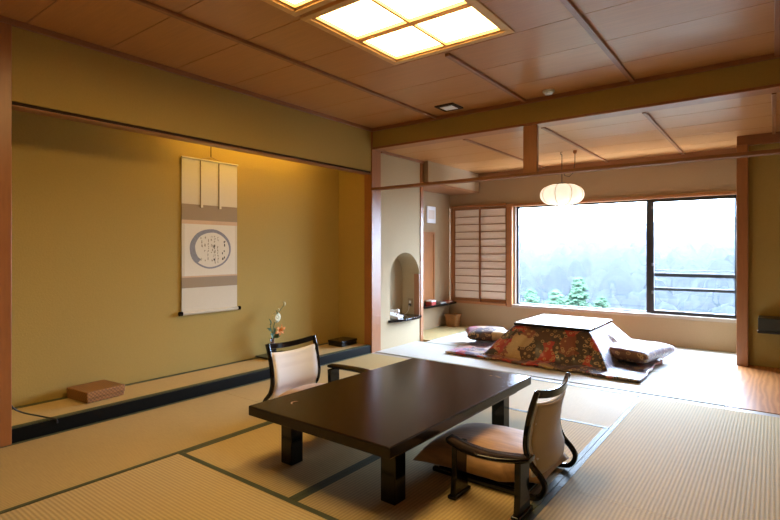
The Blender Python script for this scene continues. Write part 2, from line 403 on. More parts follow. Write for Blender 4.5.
# posts, lintels
trim(bx(XL-.10, XL+.02, .93, 1.05, -.05, ZC), 'reddish-brown post at the left end of the alcove', 'wood')
trim(bx(XL-.10, XL+.012, YT-.015, 4.60, -.05, ZC), 'reddish-brown post between alcove and niche wall', 'wood')
trim(bx(XL-.06, XL+.012, 5.425, 5.49, -.05, ZB), 'slim wooden post at the far end of the niche wall', 'wood')
trim(bx(XL-.09, XL-.012, 1.05, YT-.015, ZL+.010, ZL+.032), 'dark shadow joint above the alcove lintel', 'gap', 0)
trim(bx(XL-.10, XL+.004, 1.05, YT-.015, ZL, ZL+.010), 'slim wooden lintel across the alcove')
trim(bx(XL, XR, YT-.02, YT+.065, 1.828, 1.857), 'long wooden rail crossing the opening between the rooms', 'wood_rail')
trim(bx(-1.835, -1.705, YT+.0, YT+.05, 1.857, ZB-.012), 'short brown strut between rail and beam', 'wood')
trim(bx(-.300, -.205, YR-.10, YR+.05, -.05, ZB-.10), 'reddish-brown pillar right of the window', 'wood')
trim(bx(XL-.018, XL, 1.05, YT-.015, -.05, .083), 'black lacquered sill along the front of the alcove', 'sill_black', .004)
trim(bx(XL, -.288, 4.405, 4.495, -.05, -.004), 'pale threshold between the two rooms', 'shikii')  # strip in the pale greyish wood colour
trim(bx(-.288, XR, 4.405, 4.50, -.05, -.004), 'threshold before the wooden floor', 'shikii')
# ------------------------------------------------------------------ tatami mats
def mat_(x0, x1, y0, y1, along, label, group, hw=.030, hm='heri', z=0.0, tm=None):
    g = .0015
    cx_, cy_ = (x0+x1)/2, (y0+y1)/2
    o = bx(x0+g, x1-g, y0+g, y1-g, z-.05, z).build('tatami_mat', tm or ('tatami_x' if along == 'x' else 'tatami_y'), loc=(cx_, cy_, z))
    tag(o, label, 'tatami mat', group)
    if hw:
        for s in (0, 1):
            if along == 'x':
                a, b = (y0+g, y0+hw) if s == 0 else (y1-hw, y1-g)
                h = bx(x0+g-cx_, x1-g-cx_, a-cy_, b-cy_, -.002, .0016)
            else:
                a, b = (x0+g, x0+hw) if s == 0 else (x1-hw, x1-g)
                h = bx(a-cx_, b-cx_, y0+g-cy_, y1-g-cy_, -.002, .0016)
            h.build('cloth_border', hm, parent=o)
    return o
G1 = 'tatami mats of the main room'
mat_(-3.618, -2.69, 2.47, 4.405, 'y', 'tatami mat along the alcove sill, far one beside the left legless chair', G1)
mat_(-3.618, -2.69, .55, 2.47, 'y', 'tatami mat along the alcove sill, near one below the wicker box', G1)
mat_(-2.69, -.85, 3.46, 4.405, 'x', 'brightly lit tatami mat just before the threshold, beyond the low table', G1)
mat_(-2.69, -1.77, 1.60, 3.46, 'y', 'tatami mat under the left half of the low table', G1)
mat_(-1.77, -.85, 1.60, 3.46, 'y', 'tatami mat under the right half of the low table and the near chair', G1)
mat_(-.85, .07, 2.47, 4.405, 'y', 'large grey-lit tatami mat right of the near chair, touching the wooden floor', G1)
mat_(-.85, .07, .57, 2.47, 'y', 'tatami mat at the lower right corner of the photo', G1)
mat_(.07, .99, 2.47, 4.405, 'y', 'tatami mat at the far right edge before the wooden floor', G1)
mat_(-2.69, -.85, .67, 1.60, 'x', 'striped tatami mat in the foreground before the low table', G1)
mb = MB(); mb.box(XL, -2.691, YN, .549, -.05, 0); mb.box(-2.689, -.851, YN, .669, -.05, 0); mb.box(-.849, XR, YN, .569, -.05, 0); mb.box(.072, XR, .571, 2.468, -.05, 0); mb.box(.992, XR, 2.472, 4.404, -.05, 0)
struct('floor_front', mb, 'tatami_x', 'straw-matted floor continuing around and behind the viewpoint', 'floor')
G2 = 'tatami mats of the back room'
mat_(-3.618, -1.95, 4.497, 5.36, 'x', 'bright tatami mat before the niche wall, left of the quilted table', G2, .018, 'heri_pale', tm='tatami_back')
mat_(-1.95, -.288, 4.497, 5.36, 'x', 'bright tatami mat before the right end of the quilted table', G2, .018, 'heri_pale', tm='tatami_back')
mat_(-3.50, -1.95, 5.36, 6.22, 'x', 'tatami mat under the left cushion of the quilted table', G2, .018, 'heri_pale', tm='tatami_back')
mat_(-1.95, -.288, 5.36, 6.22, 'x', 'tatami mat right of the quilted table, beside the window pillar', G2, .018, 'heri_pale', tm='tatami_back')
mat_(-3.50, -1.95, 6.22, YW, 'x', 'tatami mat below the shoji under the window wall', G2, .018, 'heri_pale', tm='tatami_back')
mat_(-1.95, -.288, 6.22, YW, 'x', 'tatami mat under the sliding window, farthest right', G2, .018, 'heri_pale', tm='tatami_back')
mat_(XQ, -3.50, 5.495, YW, 'y', 'olive tatami mat in the recess under the black shelf', G2, .018, 'heri_pale')
am = mat_(XA, XL-.019, 1.05, 4.44, 'y', 'tan tatami floor of the alcove behind the black sill', None, .05, z=.083, tm='tatami_alcove')

# ------------------------------------------------------------------ windows, shoji
win = thing('window_1', 'large picture window with black sashes looking out on a misty hill', 'window', ((WX0+WX1)/2, YW+.08, WZ0)); win['kind'] = 'structure'
def wp(mb, name, mat, bevel=.003):
    bmesh.ops.translate(mb.bm, verts=mb.bm.verts, vec=(-(WX0+WX1)/2, -(YW+.08), -WZ0))
    return mb.build(name, mat, win, bevel)
mb = MB(); mb.box(WX0-.082, WX1+.0, YW-.025, YW+.10, WZ1-.03, WZ1+.01); mb.box(WX0-.082, WX0+.0, YW-.025, YW+.10, WZ0-.03, WZ1-.03)
wp(mb, 'wooden_casing', 'wood')
wp(bx(WX0, WX1, YW-.03, YW+.12, WZ0-.03, WZ0+.012), 'window_sill', 'shikii')  # pale wood tone imitates strong daylight on the sill
wp(bx(WX0+.0, WX0+.03, YW+.04, YW+.10, WZ0+.012, WZ1-.03), 'wooden_jamb', 'shikii')  # pale tone again stands in for daylight on the jamb
fx0, fx1, fz0, fz1 = WX0+.03, WX1, WZ0+.012, WZ1-.03
mb = MB(); mb.box(fx0, -1.2, YW+.075, YW+.11, fz0, fz0+.018); mb.box(fx0, -1.2, YW+.075, YW+.11, fz1-.022, fz1); mb.box(fx0, fx0+.03, YW+.075, YW+.11, fz0, fz1)
mb.box(-1.268, -1.205, YW+.07, YW+.11, fz0, fz1)
wp(mb, 'fixed_sash', 'black')
mb = MB(); mb.box(-1.19, fx1, YW+.03, YW+.07, fz0, fz0+.042); mb.box(-1.19, fx1, YW+.03, YW+.07, fz1-.04, fz1); mb.box(-1.208, -1.176, YW+.03, YW+.07, fz0, fz1); mb.box(fx1-.02, fx1, YW+.03, YW+.07, fz0, fz1)
wp(mb, 'sliding_sash', 'black')
for z in (.62, .96, 1.66): wp(bx(-1.202, -1.182, YW+.018, YW+.032, z, z+.035), 'sash_catch', 'grey')
wp(bx(fx0, -1.2, YW+.09, YW+.094, fz0, fz1), 'fixed_pane', 'glass', 0)
wp(bx(-1.17, fx1, YW+.05, YW+.054, fz0, fz1), 'sliding_pane', 'glass', 0)
rl = thing('window_railing', 'black horizontal safety bars outside the right-hand sliding window', 'railing', (-.76, YW+.20, .6))
for nm, z, h in (('top_rail', .899, .010), ('middle_rail', .825, .045), ('lower_rail', .655, .036)):
    bx(-.44, .47, -.012, .012, z-.6, z-.6+h).build(nm, 'black', rl, .002)
bx(-.47, -.44, -.015, .015, -.1, .29).build('rail_bracket', 'black', rl); bx(.47, .50, -.015, .015, -.1, .29).build('rail_bracket', 'black', rl)
# shoji
def shoji(x0, x1, y, label):
    z0, z1 = .385, 1.80
    t = thing('shoji_screen', label, 'shoji screen', ((x0+x1)/2, y, z0), 0, 'shoji screens left of the window')
    w = (x1-x0)/2; h = z1-z0
    mb = MB(); mb.box(-w, -w+.020, -.014, .014, 0, h); mb.box(w-.020, w, -.014, .014, 0, h); mb.box(-w+.020, w-.020, -.014, .014, 0, .045); mb.box(-w+.020, w-.020, -.014, .014, h-.035, h)
    mb.build('frame', 'wood_rail', t, .002)
    bx(-w+.018, w-.018, .004, .008, .04, h-.03).build('paper', 'paper', t)
    for k in range(1, 12):
        z = .045+(h-.08)*k/12
        bx(-w+.020, w-.020, -.006, .004, z-.0045, z+.0045).build('crossbar', 'wood_rail', t)
shoji(-3.955, -3.505, YW-.02, 'left paper shoji screen, next to the recess corner')
shoji(-3.54, -3.092, YW+.012, 'right paper shoji screen, next to the window jamb')
mb = MB(); mb.box(-4.005, -3.088, YW-.04, YW+.03, .345, .385); mb.box(-4.005, -3.088, YW-.04, YW+.03, 1.80, 1.835); mb.box(-4.005, -3.955, YW-.04, YW+.03, .385, 1.80)
trim(mb, 'reddish wooden surround of the shoji screens', 'wood')

# ------------------------------------------------------------------ ceiling fittings
def clight(x0, x1, y0, y1, label):
    t = thing('ceiling_light', label, 'ceiling light', ((x0+x1)/2, (y0+y1)/2, ZC), 0, 'recessed ceiling lights')
    w, d = (x1-x0)/2, (y1-y0)/2
    f = .045
    mb = MB(); mb.box(-w, w, -d, -d+f, -.010, .05); mb.box(-w, w, d-f, d, -.010, .05); mb.box(-w, -w+f, -d+f, d-f, -.010, .05); mb.box(w-f, w, -d+f, d-f, -.010, .05)
    mb.build('wooden_frame', 'frame_wood_lit', t, .003)
    for s in (-1, 1):
        ya, yb_ = (-d+f, -.004) if s < 0 else (.004, d-f)
        p = bx(-w+f, w-f, ya, yb_, .022, .028).build('light_panel', 'lightpane', t)
        g = .022
        mb = MB(); mb.box(-w+f, w-f, ya, ya+g, .0, .022); mb.box(-w+f, w-f, yb_-g, yb_, .0, .022); mb.box(-w+f, -w+f+g, ya, yb_, .0, .022); mb.box(w-f-g, w-f, ya, yb_, .0, .022); mb.box(-.009, .009, ya, yb_, .002, .022)
        mb.build('lattice', 'frame_wood_lit', p, .002)
    return t
clight(LX0, LX1, LY0, LY1, 'square lit ceiling light of four panes above the low table')
clight(LX0, LX1, LZ0, LZ1, 'lit ceiling light cut off by the top edge of the photo')
t = thing('ceiling_vent', 'small square ceiling vent with dark frame near the beam', 'vent', (-2.47, 4.20, ZC))
mb = MB(); mb.box(-.10, .10, -.10, -.065, -.012, 0); mb.box(-.10, .10, .065, .10, -.012, 0); mb.box(-.10, -.065, -.065, .065, -.012, 0); mb.box(.065, .10, -.065, .065, -.012, 0)
mb.build('dark_frame', 'gap', t); bx(-.065, .065, -.065, .065, -.016, -.001).build('white_grille', 'white', t, .004)
t = thing('smoke_detector', 'small round cream smoke detector on the ceiling near the beam', 'smoke detector', (-1.54, 4.29, ZC))
MB().lathe([(.05, 0), (.05, -.012), (.045, -.02)], n=24).build('base', 'cream', t, smooth=False)
MB().lathe([(.034, -.02), (.032, -.032), (.02, -.036)], n=24).build('sensor_cap', 'white', t)

# pendant lantern
t = thing('pendant_lantern', 'lit round white paper lantern hanging before the window', 'lantern', (-1.975, 5.94, 1.80))
prof = []
for k in range(0, 17):
    a = -PI/2+PI*k/16
    prof.append((max(.05, .246*abs(math.cos(a))**.62), .122*math.sin(a)))
MB().lathe(prof, n=64, lobes=8, amp=.045).build('paper_shade', 'lantern', t, smooth=True)
for k in range(8):
    th = 2*PI*(k+.0)/8
    MB().tube([(p[0]*.962*math.cos(th), p[0]*.962*math.sin(th), p[1]) for p in prof], .0035, 6).build('rib', 'shikii', t)
MB().lathe([(.055, .118), (.055, .132), (.03, .140)], n=20).build('top_ring', 'gap', t)
cord = MB().tube([(0, 0, .14), (0, 0, .30), (0, 0, .47)], .005, 8)
cord.build('hanging_rod', 'black', t)
MB().tube([(0, 0, .30), (.035, 0, .22), (.085, 0, .205), (.135, 0, .25), (.15, 0, .38), (.15, 0, .50)], .004, 8).build('power_cord', 'black', t)
MB().tube([(0, 0, .47), (-.012, 0, .47), (-.012, 0, .50), (.006, 0, .50)], .005, 8).build('ceiling_hook', 'black', t)
MB().lathe([(.022, .50), (.022, .478), (.012, .46)], (.15, 0, 0), 16).build('ceiling_rose', 'wood', t)

# ------------------------------------------------------------------ low table
TX0, TX1, TY0, TY1, TZ = -2.21, -1.265, 1.69, 3.20, .33
t = thing('low_table', 'large dark brown lacquered low table in the middle of the mats', 'table', ((TX0+TX1)/2-.001, (TY0+TY1)/2-.004, 0), -.010)
w, d = (TX1-TX0)/2, (TY1-TY0)/2
top = bx(-w, w, -d, d, TZ-.052, TZ).build('tabletop', 'table', t, .006)
MB().box(-w+.045, w-.045, -d+.12, d-.12, TZ-.085, TZ-.052).build('apron', 'lacquer', t, .003)
for sx in (-1, 1):
    for sy in (-1, 1):
        x, y = sx*(w-.085-.042), sy*(d-.15-.042)
        bx(x-.042, x+.042, y-.042, y+.042, .0018, TZ-.052).build('leg', 'lacquer', t, .005)
# crescent and leaf inlays in two corners
mb = MB(); cx0, cy0 = -2.046-(TX0+TX1)/2, 1.877-(TY0+TY1)/2
ring = []
for k in range(17):
    a = 2.0+k/16*3.0
    ring.append((cx0+.028*math.cos(a), cy0+.028*math.sin(a)))
for k in range(16, -1, -1):
    a = 2.0+k/16*3.0; q = .007*math.sin(PI*k/16)
    ring.append((cx0+(.027-q)*math.cos(a), cy0+(.027-q)*math.sin(a)))
mb.prism(ring, 'z', TZ, TZ+.0012); ob = mb.build('crescent_inlay', 'gold', top); ob['label'] = 'gold crescent inlay'
mb = MB()
for dx, dy, r in ((0, 0, .010), (.035, .01, .009), (.06, -.005, .012)):
    c = (-1.485-(TX0+TX1)/2+dx, 3.06-(TY0+TY1)/2+dy)
    mb.prism([(c[0]+r*math.cos(a*PI/5), c[1]+r*.5*math.sin(a*PI/5)) for a in range(10)], 'z', TZ, TZ+.0012)
ob = mb.build('leaf_inlay', 'gold', top); ob['label'] = 'gold leaf inlay'

# ------------------------------------------------------------------ legless chairs
def smoothpts(p, n=5):
    """Catmull-Rom through 2-D/3-D points"""
    p = [Vector(q) for q in p]; out = []
    for i in range(len(p)-1):
        a, b, c, e = p[max(i-1, 0)], p[i], p[i+1], p[min(i+2, len(p)-1)]
        for k in range(n):
            s = k/n
            out.append(.5*((2*b)+(c-a)*s+(2*a-5*b+4*c-e)*s*s+(3*b-a-3*c+e)*s**3))
    out.append(p[-1]); return out
PROF = [(-.284, .505), (-.255, .42), (-.232, .31), (-.228, .235), (-.250, .17), (-.300, .115), (-.318, .075), (-.295, .030), (-.25, .0145), (-.15, .0145), (.10, .0145), (.275, .0145)]
def ribbon(y0, y1, prof, th):
    pts = smoothpts([(a, b, 0) for a, b in prof]); secs = []
    for i, p in enumerate(pts):
        tg = (pts[min(i+1, len(pts)-1)]-pts[max(i-1, 0)]).normalized(); nn = Vector((-tg.y, tg.x, 0))*th/2
        a, b = p+nn, p-nn
        secs.append([(a.x, y0, a.y), (a.x, y1, a.y), (b.x, y1, b.y), (b.x, y0, b.y)])
    return MB().sweep(secs)
def back_at(z):
    pts = smoothpts([(a, b, 0) for a, b in PROF[:5]])
    return min(pts, key=lambda p: abs(p.y-z)).x
def zaisu(label, loc, rz):
    t = thing('legless_chair', label, 'legless chair', loc, rz, 'legless chairs at the low table')
    HW = .220
    for s in (-1, 1):
        ribbon(s*HW-.012, s*HW+.012, PROF, .024).build('side_frame', 'lacquer', t, .005, smooth=False)
    # curved top rail
    secs = []
    for k in range(17):
        s = -1+k/8; y = s*(HW-.012); bow = -.030*(1-s*s); dz = -.020*(1-s*s)
        x = back_at(.49)+bow
        secs.append([(x-.009, y, .470+dz), (x+.009, y, .470+dz), (x+.007, y, .508+dz), (x-.011, y, .508+dz)])
    MB().sweep(secs).build('top_rail', 'lacquer', t, .004)
    # padded back panel following the frame
    def f(sgn):
        def g(u, v):
            y = (-1+2*u)*(HW-.014); z = .10+.345*v
            e = min(1, (1-abs(2*u-1))*8)*min(1, min(v, 1-v)*14+.15)
            bow = -.026*(1-(2*u-1)**2)
            return (back_at(z)+bow+sgn*(.006+.010*e**.5), y, z-.02*(1-(2*u-1)**2)*v)
        return g
    mb = MB(); mb.grid(f(1), 17, 22); mb.grid(f(-1), 17, 22)
    bmesh.ops.bridge_loops(mb.bm, edges=[e for e in mb.bm.edges if e.is_boundary])
    mb.mark(0)
    for q in mb.bm.faces: q.material_index = 0
    mb.build('back_panel', 'offwhite', t, smooth=True)
    mb = MB().grid(lambda u, v: f(-1)(.03+.94*u, .02+.96*v) and (f(-1)(.03+.94*u, .02+.96*v)[0]-.004,)+f(-1)(.03+.94*u, .02+.96*v)[1:], 15, 18)
    sh = mb.build('back_shell', 'canvas', t, smooth=True, solid=.003); sh['label'] = 'tan cloth backing'
    bx(-.235, .25, -HW+.014, HW-.014, .018, .033).build('seat_board', 'lacquer', t, .004)
    for x in (-.18, .20): bx(x-.02, x+.02, -HW+.014, HW-.014, .003, .018).build('cross_rail', 'lacquer', t)
    return t
zaisu('black-framed legless chair seen from behind, right of the low table', (-1.143, 2.472, .002), PI)
zaisu('black-framed legless chair facing us, between low table and alcove', (-2.500, 2.500, .002), 0)

def pillow(name, label, cat, loc, rz, L, W, H, mat, group=None, taper=0, tilt=(0, 0), sag=0, piping=None, pexp=2.4, ed=.42, eh=.5):
    def f(sgn):
        def g(u, v):
            a, b = 2*u-1, 2*v-1
            fa, fb = 1-abs(a)**pexp, 1-abs(b)**pexp
            h = H/2*(max(0, fa)*max(0, fb))**ed
            pin = .055
            x = a*L/2*(1-pin*(1-b*b)); wf = 1-taper*(1-min(1, max(0, (a+.78)/.34))); y = b*W/2*(1-pin*(1-a*a))*wf
            nz = .006*noise.noise(Vector((a*3, b*3, loc[0]*9)))
            return (x, y, h*2*(1-eh if sgn > 0 else -eh)+H*eh+nz*(fa*fb)-sag*(max(0, a)*abs(b))**2+tilt[0]*x+tilt[1]*y)
        return g
    mb = MB(); mb.grid(f(1), 25, 25); mb.grid(f(-1), 25, 25)
    o = mb.build(name, mat, smooth=True, weld=True); o.location = loc; o.rotation_euler = (0, 0, rz)
    tag(o, label, cat, group)
    return o
GC = 'tan floor cushions on the legless chairs'
pillow('floor_cushion', 'tan brown floor cushion on the near chair, reaching under the table edge', 'floor cushion', (-1.185, 2.492, .0345), PI, .67, .57, .140, 'cushion_tan', GC, taper=.33, sag=.02, ed=.34, eh=.22)
pillow('floor_cushion', 'tan floor cushion on the far chair, mostly hidden by the table', 'floor cushion', (-2.460, 2.500, .0345), 0, .67, .55, .175, 'cushion_tan', GC, taper=.31, sag=.02, ed=.34, eh=.22)

def armrest(label, loc, rz):
    """a free standing lacquered armrest: curved top plate on two splayed board legs; local x along the plate, bulging to -y"""
    t = thing('armrest_stand', label, 'armrest', loc, rz, 'lacquered armrests beside the chairs')
    secs = []
    for k in range(21):
        s = -1+k/10; x = s*.205
        cyy = -.050*(1-s*s)+.008; hw = .052-.008*s*s
        if abs(s) > .95: hw *= .8
        zz = .240+.010*s*s
        secs.append([(x, cyy-hw, zz+.006), (x, cyy-hw*.85, zz+.017), (x, cyy, zz+.018), (x, cyy+hw*.85, zz+.017), (x, cyy+hw, zz+.006), (x, cyy+hw*.7, zz-.004), (x, cyy, zz-.006), (x, cyy-hw*.7, zz-.004)])
    MB().sweep(secs).build('curved_top', 'lacquer', t, .003, smooth=True)
    for s in (-1, 1):
        x = s*.155
        poly = [(-.030, .245), (.075, .245), (.068, .10), (.082, .03), (.090, .0), (-.045, .0), (-.042, .03), (-.033, .10)]
        L = MB().prism(poly, 'x', x-.014, x+.014).build('leg', 'lacquer', t, .004)
        MB().box(x-.021, x+.021, -.055, .098, 0, .016).build('foot', 'lacquer', L, .004)
    return t
armrest('black lacquered armrest with curved top beside the near chair, in front', (-1.03, 2.09, .0018), 0)
armrest('black lacquered armrest behind the table beside the far chair', (-2.54, 2.868, .0018), PI)

# ------------------------------------------------------------------ kotatsu
KX0, KX1, KY0, KY1, KZ = -2.24, -1.455, 5.19, 6.07, .375
kx, ky = (KX0+KX1)/2, (KY0+KY1)/2
t = thing('heated_table', 'pale-topped low heated table draped with a patchwork quilt below the window', 'table', (kx, ky, 0))
w, d = (KX1-KX0)/2, (KY1-KY0)/2
tb = bx(-w, w, -d, d, KZ-.006, KZ).build('top_board', 'shikii', t, .002)
bx(-w-.004, w+.004, -d-.004, d+.004, KZ-.030, KZ-.006).build('dark_rim', 'lacquer', tb, .004)
bx(-w+.06, w-.06, -d+.06, d-.06, KZ-.090, KZ-.062).build('frame', 'wood', t)
for sx in (-1, 1):
    for sy in (-1, 1):
        x, y = sx*(w-.09), sy*(d-.09)
        bx(x-.022, x+.022, y-.022, y+.022, .002, KZ-.090).build('leg', 'wood', t)
# quilt
A4 = [(KX0, KY0), (KX1, KY0), (KX1, KY1), (KX0, KY1)]
B4 = [(-2.50, 4.99), (-1.22, 4.94), (-1.17, 6.36), (-2.52, 6.34)]
C4 = [(-2.93, 4.90), (-.92, 4.775), (-.93, 6.70), (-2.93, 6.62)]
def per(q, s):
    s = (s % 1)*4; i = int(s) % 4; f = s-int(s)
    a, b = q[i], q[(i+1) % 4]
    return Vector((a[0]+(b[0]-a[0])*f, a[1]+(b[1]-a[1])*f))
def quilt(u, v):
    a, b, c = per(A4, u), per(B4, u), per(C4, u)
    f = (u % 1)*4; f = f-int(f)
    cor = abs(2*f-1)**6
    n1 = noise.noise(Vector((a.x*4, a.y*4, 1.0)))
    fold = math.sin(u*2*PI*23+2*math.sin(u*31))*.020+.02*noise.noise(Vector((u*40, v*2, 3)))
    if v < .12:           # flat under the board
        k = v/.12; p = Vector((kx, ky)).lerp(a, .6+.4*k); z = KZ-.034
        return (p.x, p.y, z)
    if v < .62:
        k = (v-.12)/.5
        e = k**1.25
        p = a.lerp(b, e*(1.0)); out = (p-Vector((kx, ky))).normalized()
        p += out*(.035*math.sin(PI*min(1, k*1.1))*(1-.5*cor)+fold*k*(1-k)*3.4)
        z = (KZ-.034)*(1-k**1.1)+.038*k**1.1+.012*math.sin(k*PI)*n1*3
        return (p.x, p.y, z)
    k = (v-.62)/.38
    p = b.lerp(c, k)
    p += Vector((noise.noise(Vector((u*30, 0, 0))), noise.noise(Vector((u*30, 9, 0)))))*.055*k
    hh = .036+.034*abs(noise.noise(Vector((p.x*7, p.y*7, 5))))+.016*math.sin(p.x*16+p.y*9)*k*(1-k)*2
    return (p.x, p.y, hh*(1-.25*k))
o = MB().grid(quilt, 224, 44, closed=True).build('table_quilt', 'quilt', smooth=True, solid=.022)
tag(o, 'red, brown and tan floral patchwork quilt spread over the heated table', 'quilt')
GK = 'floral floor cushions around the heated table'
pillow('floor_cushion', 'brown floral floor cushion right of the quilted table', 'floor cushion', (-1.14, 5.64, .058), -.20, .55, .74, .15, 'quilt_cushion', GK, pexp=4, ed=.30)
pillow('floor_cushion', 'small red-brown floral cushion left of the quilted table', 'floor cushion', (-2.80, 5.68, .060), .55, .52, .50, .15, 'quilt_cushion_red', GK, pexp=3, ed=.36)

# ------------------------------------------------------------------ alcove contents
t = thing('hanging_scroll', 'tall hanging scroll with a grey brush circle and calligraphy in the alcove', 'scroll', (XA+.012, 2.715, .585))
Y = lambda y: y-2.715
Z = lambda z: z-.585
def flat(y0, y1, z0, z1, x0, x1, nm, mat): return bx(x0, x1, Y(y0), Y(y1), Z(z0), Z(z1)).build(nm, mat, t)
back = flat(2.43, 3.0, .60, 1.96, 0, .003, 'mount', 'cream')
flat(2.43, 3.0, 1.42, 1.56, .003, .0042, 'brocade_band', 'brocade')
flat(2.43, 3.0, .82, .925, .003, .0042, 'brocade_band', 'brocade')
flat(2.43, 3.0, 1.385, 1.42, .003, .0042, 'peach_band', 'peach')
flat(2.43, 3.0, .912, .925, .0042, .005, 'peach_band', 'peach')
for y in (2.62, 2.81): flat(y-.014, y-.009, 1.535, 1.955, .003, .0125, 'strip_edge', 'brocade'); flat(y-.012, y+.012, 1.535, 1.955, .003, .012, 'hanging_strip', 'cream')
MB().tube([(.008, Y(2.425), Z(1.965)), (.008, Y(3.005), Z(1.965))], .009, 10).build('top_bar', 'cream', t)
ro = MB().tube([(.010, Y(2.43), Z(.60)), (.010, Y(3.0), Z(.60))], .016, 14).build('roller', 'cream', t, smooth=False)
for s, y in ((-1, 2.43), (1, 3.0)):
    MB().tube([(.010, Y(y), Z(.60)), (.010, Y(y)+s*.028, Z(.60))], .019, 14).build('roller_knob', 'lacquer', ro)
MB().tube([(.01, Y(2.61), Z(1.97)), (.006, Y(2.715), Z(2.005)), (.01, Y(2.82), Z(1.97))], .003, 6).build('hanging_cord', 'brocade', t)
MB().tube([(.006, Y(2.715), Z(2.0)), (.006, Y(2.715), Z(2.10))], .004, 6).build('hook_wire', 'gap', t)
# brush circle
mb = MB().box(.003, .0046, Y(2.455), Y(2.975), Z(.925), Z(1.385)).mark(0); bm2 = mb.bm; outer = []; inner = []
ec = (Y(2.715), Z(1.165))
for k in range(65):
    a = -2.30-2*PI*(k/64)*1.0
    th = .018+.045*max(0, 1-k/64*1.5)**1.0
    rr = 1+.02*noise.noise(Vector((k*.2, 0, 0)))
    outer.append((.0052, ec[0]+.213*rr*math.cos(a), ec[1]+.180*rr*math.sin(a)))
    inner.append((.0052, ec[0]+(.213*rr-th)*math.cos(a), ec[1]+(.180*rr-th*.85)*math.sin(a)))
vo = [bm2.verts.new(p) for p in outer]; vi = [bm2.verts.new(p) for p in inner]
for k in range(64): bm2.faces.new((vo[k], vo[k+1], vi[k+1], vi[k]))
mb.mark(1)
# calligraphy strokes
rnd = random.Random(3)
for cols_, mt, mi in (((-.095, -.06, -.025, .01, .04, .075), 'ink_pale', 2), ((.035, .12, .145), 'ink', 3)):
    for c in cols_:
        lim = math.sqrt(max(.01, 1-(c/.19)**2))*.125
        z = lim
        while z > -lim:
            hgt = rnd.uniform(.012, .03)
            if rnd.random() < (.75 if mt == 'ink_pale' else (.55 if c > .1 else .3)):
                for q in range(2):
                    y0 = c+rnd.uniform(-.010, .006); wd = rnd.uniform(.003, .006) if mt == 'ink_pale' else rnd.uniform(.006, .012)
                    z0 = z-rnd.uniform(0, .01)
                    mb.prism([(ec[0]+y0, ec[1]+z0), (ec[0]+y0+wd, ec[1]+z0-.004), (ec[0]+y0+wd*.8+rnd.uniform(-.01, .008), ec[1]+z0-hgt), (ec[0]+y0-.002, ec[1]+z0-hgt*.9)], 'x', .0050, .0054)
            z -= hgt+.008
    mb.mark(mi)
mb.build('calligraphy_paper', ['scroll_paper', 'ink_grey', 'ink_pale', 'ink'], t)
# basket
t = thing('wicker_box', 'flat woven brown wicker box on the alcove floor', 'box', (-3.95, 1.665, .0848), .10)
bx(-.135, .135, -.132, .132, 0, .050).build('body', 'wicker', t, .006)
lid = bx(-.140, .140, -.137, .137, .028, .078).build('lid', 'wicker', t, .007)
# cord
o = MB().tube(smoothpts([(-3.70, 1.056, .27), (-3.72, 1.075, .22), (-3.735, 1.10, .175), (-3.735, 1.15, .137), (-3.69, 1.22, .108), (-3.635, 1.27, .091), (-3.614, 1.29, .082), (-3.612, 1.293, .06)]), .005, 8).build('power_cord', 'black', smooth=True)
tag(o, 'thin black power cord over the left end of the alcove sill', 'cord')
# vase with flowers on black stand
t = thing('flower_stand', 'thin black lacquered board under the flower vase', 'stand', (-3.99, 3.38, .0848))
bx(-.11, .11, -.17, .17, .012, .024).build('board', 'lacquer', t, .003)
for y in (-.13, .13): bx(-.09, .09, y-.01, y+.01, 0, .012).build('foot', 'lacquer', t)
VX, VY, VZ = -3.98, 3.325, .1088
t = thing('flower_vase', 'slim brown bottle vase in the alcove behind the far chair', 'vase', (VX, VY, VZ))
MB().lathe([(.026, 0), (.036, .02), (.040, .05), (.034, .085), (.022, .105), (.019, .125), (.020, .155), (.024, .168), (.020, .168), (.016, .15)], n=24).build('body', 'vase', t, smooth=True)
MB().lathe([(.041, .028), (.0422, .05), (.0385, .072)], n=24).build('dark_band', 'lacquer', t, smooth=True)
FZ = VZ+.165
def stem(name, label, pts, r=.0025, group='flowers in the brown vase'):
    t = thing(name, label, 'flower', (VX, VY, FZ), 0, group)
    t.scale = (1.38, 1.38, 1.38)
    MB().tube(smoothpts(pts), r, 6).build('stem', 'leaf', t)
    return t
def leaf_mesh(base, tip, wd, mat, parent):
    b, e = Vector(base), Vector(tip); dirv = (e-b); side = dirv.cross(Vector((1, .3, .2))).normalized()*wd
    def g(u, v):
        s = math.sin(PI*min(1, u*.98+.02))**.8
        p = b+dirv*u+side*(2*v-1)*s; p.x += .012*math.sin(PI*u)+.006*abs(2*v-1)
        return p
    return MB().grid(g, 8, 5).build('leaf', mat, parent, smooth=True, solid=.001)
f1 = stem('white_flower', 'round cream white flower, largest bloom above the vase', [(0, 0, -.06), (0, .005, .05), (0.005, .025, .135)])
mb = MB()
for k in range(16):
    for lay in (0, 1):
        a = k*2*PI/16+lay*.2; r = .036-.012*lay
        mb.ball((.012+.006*lay, .028+r*.75*math.cos(a), .150+r*.75*math.sin(a)), .013, (.5, 1, 1), 1)
mb.ball((.014, .028, .150), .015, (.8, 1, 1), 2)
mb.build('bloom', 'petal_white', f1, smooth=True)
f2 = stem('orange_flower', 'orange lily flower low in the arrangement', [(0, 0, -.06), (.01, .015, .02), (.02, .035, .055)])
for k in range(6):
    a = k*PI/3+.4
    leaf_mesh((.022, .038, .058), (.036+.01*math.sin(k), .038+.052*math.cos(a), .060+.045*math.sin(a)), .011, 'petal_orange', f2).name = 'petal'
f3 = stem('flower_bud', 'tall thin stem with a pale bud at the top right of the vase', [(0, 0, -.06), (0, .01, .08), (.005, .045, .17), (.01, .10, .235)])
